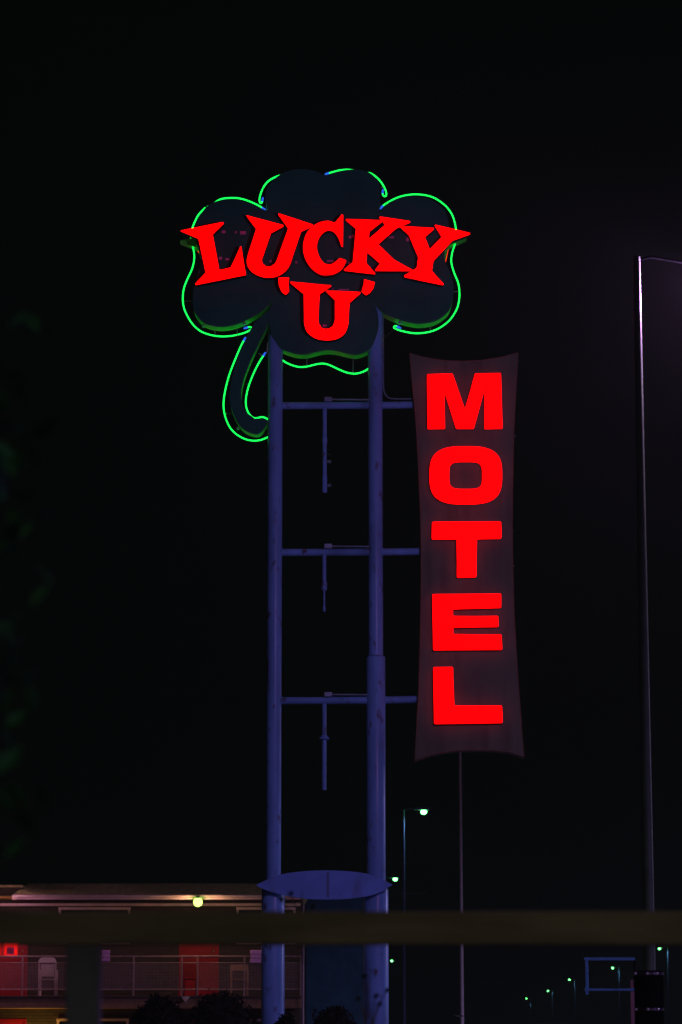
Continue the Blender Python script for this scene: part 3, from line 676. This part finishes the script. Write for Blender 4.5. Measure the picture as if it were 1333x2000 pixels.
# ---- balcony furniture
def arched(cx, Y, w, z0, z1, rc, n=8):
    pts = [(cx - w / 2, z0), (cx + w / 2, z0)]
    for k in range(n + 1):
        a = math.pi / 2 * k / n; pts.append((cx + w / 2 - rc + rc * math.cos(a), z1 - rc + rc * math.sin(a)))
    for k in range(n + 1):
        a = math.pi / 2 + math.pi / 2 * k / n; pts.append((cx - w / 2 + rc + rc * math.cos(a), z1 - rc + rc * math.sin(a)))
    return pts
def chair(px0, px1, ytop, m, label, Y, rc, slots=True, band=None):
    xa, xc = xx(px0, Y), xx(px1, Y); cx = (xa + xc) / 2; w = xc - xa; zt = zy(ytop, Y)
    t = thing('balcony_chair', label, 'chair', (cx, Y, Zs), 'chairs on the motel balcony')
    seat = Zs + .43
    if band is None:
        out = arched(cx, Y, w, seat + .02, zt, rc)
        inn_w = w * .72
        # back: an arched frame with a solid panel and an open slot
        b = prism(B(), arched(cx, Y, w, zt - .13, zt, rc), Y - .02, Y + .02, .006); obj('backrest_top', b, m, t)
        b = B(); box(b, cx - w * .36, cx + w * .36, Y - .012, Y + .016, seat + .05, zt - .165, .005); obj('backrest', b, m, t)
    else:
        b = B(); box(b, xa, xc, Y - .015, Y + .02, zt - band, zt, .01); obj('backrest', b, m, t)
    for sx in (-1, 1):
        b = B(); box(b, cx + sx * (w / 2 - .02) - .02, cx + sx * (w / 2 - .02) + .02, Y - .018, Y + .022, Zs, zt - (.132 if band is None else band), .006); obj('leg', b, m, t)
        b = B(); box(b, cx + sx * (w / 2 - .02) - .02, cx + sx * (w / 2 - .02) + .02, Y + .42, Y + .46, Zs, Zs + .62, .006); obj('leg', b, m, t)
        b = B(); box(b, cx + sx * (w / 2 - .02) - .025, cx + sx * (w / 2 - .02) + .025, Y + .03, Y + .46, Zs + .622, Zs + .65, .008); obj('armrest', b, m, t)
    b = B(); box(b, xa + .045, xc - .045, Y + .022, Y + .45, seat - .03, seat, .01); obj('seat', b, m, t)
    return t
chair(76, 111, 1870, white_plastic, 'white plastic chair with rounded back on the balcony', YR + .35, .12)
chair(357, 385, 1869, red_plastic, 'dark red arched chair in front of the red balcony door', YR + .3, .15)
chair(450, 485, 1884, tan_metal, 'tan chair with one wide back slat on the balcony', YR + .35, .0, band=.15)
def towel(px0, px1, y0, y1, label):
    xa, xc = xx(px0, YR), xx(px1, YR)
    t = thing('hanging_cloth', label, 'cloth', ((xa + xc) / 2, YR, zy(y1, YR)), 'purple cloths on the balcony railing')
    z0_, z1_ = zy(y1, YR), zy(y0, YR); n = 3; h = (z1_ - z0_) / n
    for k in range(n):
        b = B(); box(b, xa + .01 * (k % 2), xc - .008 * (k % 2), YR - .06, YR - .026, z0_ + h * k + .004, z0_ + h * (k + 1) - .004, .014); obj('fold', b, purple_cloth, t)
    b = B(); box(b, xa + .01, xc - .01, YR - .03, YR + .05, z1_ - .03, z1_ + .004, .012); obj('top_fold', b, purple_cloth, t)
towel(199, 216, 1856, 1878, 'violet folded cloth on the balcony rail right of the dim post')
towel(489, 514, 1856, 1881, 'purple folded cloth on the balcony rail beside the left sign pole')
# small pale bracket under the slab
q = P(363, 1948, YR - .12)
b = B(); prism(b, [(q.x - .11, q.z + .02), (q.x + .11, q.z + .02), (q.x, q.z - .12)], YR - .14, YR - .101); o = obj('slab_bracket', b, fascia_paint, mo)

# neighbouring dark block
bx0, bx1 = xx(597, 81), xx(724, 81)
nb = thing('neighbour_block', 'dark navy windowless block behind the sign poles', 'building', ((bx0 + bx1) / 2, 81, 0))
g = B(); box(g, bx0, bx1, 81, 88, 0, zy(1752, 81), .03); obj('wall', g, navy_wall, nb)
g = B(); box(g, bx0 - .1, bx1 + .1, 80.92, 88.1, zy(1752, 81) + .001, zy(1749, 81), .01); obj('roof_cap', g, navy_wall, nb)
g = B(); tube(g, [(xx(592, 80.7), 80.7, 0), (xx(592, 80.7), 80.7, zy(1752, 80.7))], .045, 10); obj('downpipe', g, rail_metal, nb, True)

# ================================================================== right foreground: black post, blue frame
Y1_ = 30.0; cx1 = P(1268, 1950, Y1_).x; zt1 = P(1268, 1898, Y1_).z
t = thing('black_post', 'thick black post with two shiny steel bands at bottom right', 'post', (cx1, Y1_, 0))
obj('shaft', lathe(B(), cx1, Y1_, [(.145, 0), (.145, zt1), (.13, zt1 + .012)], 32), black_pipe, t, True)
for yb in (1902, 1971.5):
    zb = P(1268, yb, Y1_).z
    bd = obj('band', lathe(B(), cx1, Y1_, [(.146, zb - .012), (.1495, zb - .011), (.1495, zb + .011), (.146, zb + .012)], 40), mat('dull_band', (.10, .10, .12), .35, .8, .3, 20), t, True)
    for an in (R(-150), R(-100), R(-62)):
        g = B(); ball(g, (cx1 + .156 * math.cos(an), Y1_ + .156 * math.sin(an), zb), .014, .014, .014, 8); obj('band_glint', g, mat('painted_glint', (.85, .85, .88), .3, .2, .1, 9, 0), bd, True)  # pale beads standing in for glints of light on the band
Y2_ = 60.0
fx0, fx1 = P(1146, 1900, Y2_).x, P(1240, 1900, Y2_).x; fz0, fz1 = P(666, 1933, Y2_).z, P(666, 1873, Y2_).z
t = thing('empty_sign_frame', 'empty rectangular blue frame on a pale post, right of the distant lamps', 'sign frame', (fx1, Y2_, 0))
px_ = P(1237, 1950, Y2_).x
g = B(); box(g, px_ - .05, px_ + .05, Y2_ - .05, Y2_ + .05, 0, P(1237, 1914, Y2_).z, .01); obj('post', g, pink_post, t)
g = B(); box(g, fx0 - .05, fx1, Y2_ - .105, Y2_ - .052, fz1 - .03, fz1 + .03, .008); obj('top_bar', g, blue_frame, t)
g = B(); box(g, fx0 - .05, fx1, Y2_ - .105, Y2_ - .052, fz0 - .025, fz0 + .025, .008); obj('bottom_bar', g, blue_frame, t)
g = B(); box(g, fx0 - .03, fx0 + .03, Y2_ - .102, Y2_ - .055, fz0 - .1, fz1 - .031, .008); obj('side_bar', g, blue_frame, t)
g = B(); box(g, fx1 - .03, fx1 + .01, Y2_ - .102, Y2_ - .055, fz0 + .026, fz1 - .031, .008); obj('side_bar', g, black_pipe, t)

# distant truck whose roof edge shows at the very bottom
q = P(1080, 1998, 190.0)
t = thing('box_truck', 'white box truck far down the road, only its roof edge showing', 'truck', (q.x, 190, 0))
wv = .95
g = B(); box(g, q.x - wv, q.x + wv, 190, 195.5, .9, q.z, .04); obj('cargo_box', g, truck_white, t)
g = B(); box(g, q.x - wv + .05, q.x + wv - .05, 195.6, 197.4, .6, 2.5, .12); cabo = obj('cab', g, truck_white, t)
g = B(); box(g, q.x - wv + .2, q.x + wv - .2, 197.39, 197.43, 1.6, 2.3); obj('windscreen', g, pane_glass, cabo)
for sx in (-1, 1):
    for yy in (191.2, 196.6):
        b = B(); tube(b, [(q.x + sx * (wv - .22), yy, .45), (q.x + sx * (wv - .0), yy, .45)], .45, 18); w_ = obj('wheel', b, rubber, t, True)
        b = B(); tube(b, [(q.x + sx * (wv - .01), yy, .45), (q.x + sx * (wv + .015), yy, .45)], .22, 14); obj('rim', b, steel, w_, True)
    b = B(); box(b, q.x + sx * .75 - .08, q.x + sx * .75 + .08, 189.97, 190.0, .95, 1.1); obj('tail_light', b, door_red, t)
g = B(); box(g, q.x - .8, q.x + .8, 190.2, 197, .5, .88); obj('chassis', g, rubber, t)

# overhead cables crossing behind the sign
for k, (ya, yb_, Y) in enumerate(((1746, 1743, 120.0), (1898, 1899, 125.0), (1918, 1918, 125.0))):
    a = P(500, ya + 4, Y); b_ = P(980 if k else 832, yb_, Y)
    pts = [a.lerp(b_, s / 12) - Vector((0, 0, 4 * .12 * (s / 12) * (1 - s / 12))) for s in range(13)]
    o = obj('overhead_cable', tube(B(), pts, .016, 6), wire_black, None, origin=a)
    tag(o, ('single thin cable right of the blank panel', 'upper of two thin cables low behind the right sign pole', 'lower of two thin cables low behind the right sign pole')[k], 'cable', 'overhead cables')

# ================================================================== timber rail close to the camera
YT = 9.0
tz0, tz1 = P(666, 1846, YT).z, P(666, 1781, YT).z
tf = thing('timber_rail_fence', 'out-of-focus dark timber rail on posts crossing the whole picture', 'fence', (0, YT, 0))
g = B(); box(g, -4.4, 4.4, YT - .05, YT + .05, tz0, tz1, .008); obj('rail', g, timber, tf)
xpost = P(164, 1900, YT).x
for k in (-1, 0, 1, 2):
    xp = xpost + k * 2.3
    if abs(xp) > 4.2: continue
    g = B(); box(g, xp - .05, xp + .05, YT - .045, YT + .055, 0, tz0 - .001, .008); obj('post', g, mat('grey_post', (.042, .046, .072), .85, 0, .35, 5, .4), tf)

# ================================================================== vegetation
def leaves(bm, n, fn, size, seed):
    rnd = random.Random(seed)
    for _ in range(n):
        c = fn(rnd)
        if c is None: continue
        s = size * rnd.uniform(.6, 1.35)
        rot = Matrix.Rotation(rnd.uniform(0, 6.28), 3, 'Z') @ Matrix.Rotation(rnd.uniform(-1.1, 1.1), 3, 'X') @ Matrix.Rotation(rnd.uniform(-.8, .8), 3, 'Y')
        pts = [(0, -1, 0), (.38, -.1, .10), (0, 1, 0), (-.38, -.1, .10)]
        vs = [bm.verts.new(c + rot @ (Vector(p) * s * .5)) for p in pts]
        bm.faces.new((vs[0], vs[1], vs[2])); bm.faces.new((vs[0], vs[2], vs[3]))
    return bm
def shrub(pxc, ytop, wpx, Y, label, seed, n=2600):
    c = P(pxc, ytop, Y); rx = wpx / 2 / F * Y; H = c.z
    t = thing('shrub', label, 'shrub', (c.x, Y, 0), 'dark shrubs at the foot of the sign')
    lump = [(random.Random(seed + i).uniform(-.6, .6), random.Random(seed + 9 * i).uniform(-.5, .5), random.Random(seed + 5 * i).uniform(.35, .80), random.Random(seed + 7 * i).uniform(.42, .62)) for i in range(7)]
    def fn(r):
        if r.random() < .62:
            a = r.uniform(0, 6.28); ph = math.acos(r.uniform(-.5, 1)); k = r.uniform(.8, 1) ** .5
            return Vector((c.x + rx * k * math.sin(ph) * math.cos(a), Y + rx * .9 * k * math.sin(ph) * math.sin(a), H * .55 + H * .44 * k * math.cos(ph)))
        lx, ly, lz, lr = r.choice(lump)
        a = r.uniform(0, 6.28); ph = math.acos(r.uniform(-1, 1)); k = r.uniform(.6, 1)
        return Vector((c.x + rx * (lx + lr * .6 * k * math.sin(ph) * math.cos(a)), Y + rx * (ly + lr * .6 * k * math.sin(ph) * math.sin(a)), min(H * (lz + .22 * k * math.cos(ph)), H * 1.0)))
    o = obj('foliage', leaves(B(), n, fn, .10, seed), shrub_green, t); o['kind'] = 'stuff'
    b = B(); ball(b, (c.x, Y, H * .5), rx * .84, rx * .75, H * .46, 20)
    for v in b.verts: v.co += Vector((random.uniform(-.04, .04), random.uniform(-.04, .04), random.uniform(-.04, .04)))
    obj('inner_growth', b, shrub_green, t, True)
    b = B(); tube(b, [(c.x, Y, 0), (c.x + .02, Y, H * .45)], [.06, .04], 8); obj('stem', b, bark, t, True)
shrub(314, 1936, 146, 43.0, 'dark rounded shrub left of centre below the motel balcony', 3)
shrub(434, 1931, 176, 43.4, 'wide dark shrub between the red door and the left sign pole', 5)
shrub(560, 1975, 84, 42.4, 'low dark shrub at the foot of the left sign pole', 8, 1800)
shrub(655, 1960, 124, 42.8, 'dark shrub between the two sign poles at the bottom edge', 12)
# slender sapling whose leaves show only against the lit poles
def sapling(px, Y, spots, label):
    base_p = P(px, 2000, Y)
    t = thing('sapling', label, 'sapling', (base_p.x, Y, 0), 'saplings in front of the sign poles')
    top = min(y for _, y in spots); zt = P(px, top - 4, Y).z
    st = obj('stem', tube(B(), smooth_line([(base_p.x, Y, 0), (base_p.x + .03, Y, zt * .4), (base_p.x - .02, Y, zt * .75), (base_p.x, Y, zt)], 4), [.007 - .0004 * k for k in range(13)], 6), bark, t, True)
    for (x, y) in spots:
        c = P(x, y, Y); a = Vector((base_p.x, Y, max(.2, c.z - .18)))
        obj('twig', tube(B(), [a, a.lerp(c, .5) + Vector((0, 0, .03)), c], [.004, .003, .002], 5), bark, t)
        b = B(); ball(b, c, .013, .006, .010, 8)
        for v in b.verts: v.co.z += .25 * (v.co.x - c.x)
        obj('leaf', b, shrub_green, t)
sapling(590, 13.0, [(568, 1745), (550, 1757), (612, 1770), (600, 1800)], 'thin sapling with single leaves dark against the blank panel')
sapling(722, 13.0, [(712, 1906), (735, 1945), (742, 1961), (757, 1934), (700, 1950)], 'thin sapling with a few leaves dark against the right pole foot')
# tree close to the camera on the left
tr = thing('near_tree', 'blurred leafy tree reaching in from the left edge near the camera', 'tree', (-2.1, 5.6, 0))
b = B(); tube(b, smooth_line([(-2.1, 5.6, 0), (-2.06, 5.6, 1.2), (-2.12, 5.56, 2.0), (-2.0, 5.6, 2.8), (-1.9, 5.6, 3.4)], 4), [.15 - .007 * k for k in range(17)], 12); obj('trunk', b, bark, tr, True)
tips = []
rnd = random.Random(4)
for k in range(58):
    z0_ = rnd.uniform(1.75, 2.72); a = rnd.uniform(-.75, .75) if k < 44 else rnd.uniform(1.5, 4.7)
    ln = rnd.uniform(1.0, 1.46); e = Vector((-2.05 + ln * math.cos(a), 5.6 + ln * math.sin(a), z0_ + rnd.uniform(-.1, .4)))
    s = Vector((-2.05, 5.6, z0_)); m_ = s.lerp(e, .5) + Vector((0, 0, rnd.uniform(.05, .2)))
    b = B(); tube(b, smooth_line([s, m_, e], 4), [.024 - .0026 * i for i in range(9)], 6); obj('branch', b, bark, tr, True)
    tips.append((s, m_, e))
def tfn(r):
    s, m_, e = r.choice(tips); t_ = r.uniform(.35, 1.06)
    p = s.lerp(m_, t_ * 2) if t_ < .5 else m_.lerp(e, t_ * 2 - 1)
    p = p + Vector((r.gauss(0, .09), r.gauss(0, .1), r.gauss(0, .09)))
    px = 666.5 + p.x / p.y * F
    py = 2040 - (p.z - 1.6) / p.y * F
    if px > 96 + r.uniform(-40, 0) or (py > 1750 and px > -20): return None
    return p
o = obj('crown', leaves(B(), 9500, tfn, .075, 21), leaf_green, tr); o['kind'] = 'stuff'

# ================================================================== night haze
b = B(); box(b, -950, 950, -350, 2700, -1.6, 20.0)
hz = obj('haze', b, []); hz['kind'] = 'stuff'
hm = bpy.data.materials.new('night_haze'); hm.use_nodes = True; nt = hm.node_tree
for n in list(nt.nodes):
    if n.type != 'OUTPUT_MATERIAL': nt.nodes.remove(n)
pv = nt.nodes.new('ShaderNodeVolumePrincipled'); pv.inputs['Color'].default_value = (0.80, 1.0, 0.84, 1); pv.inputs['Density'].default_value = 0.0004
nt.links.new(pv.outputs[0], nt.nodes['Material Output'].inputs['Volume'])
hz.data.materials.append(hm)
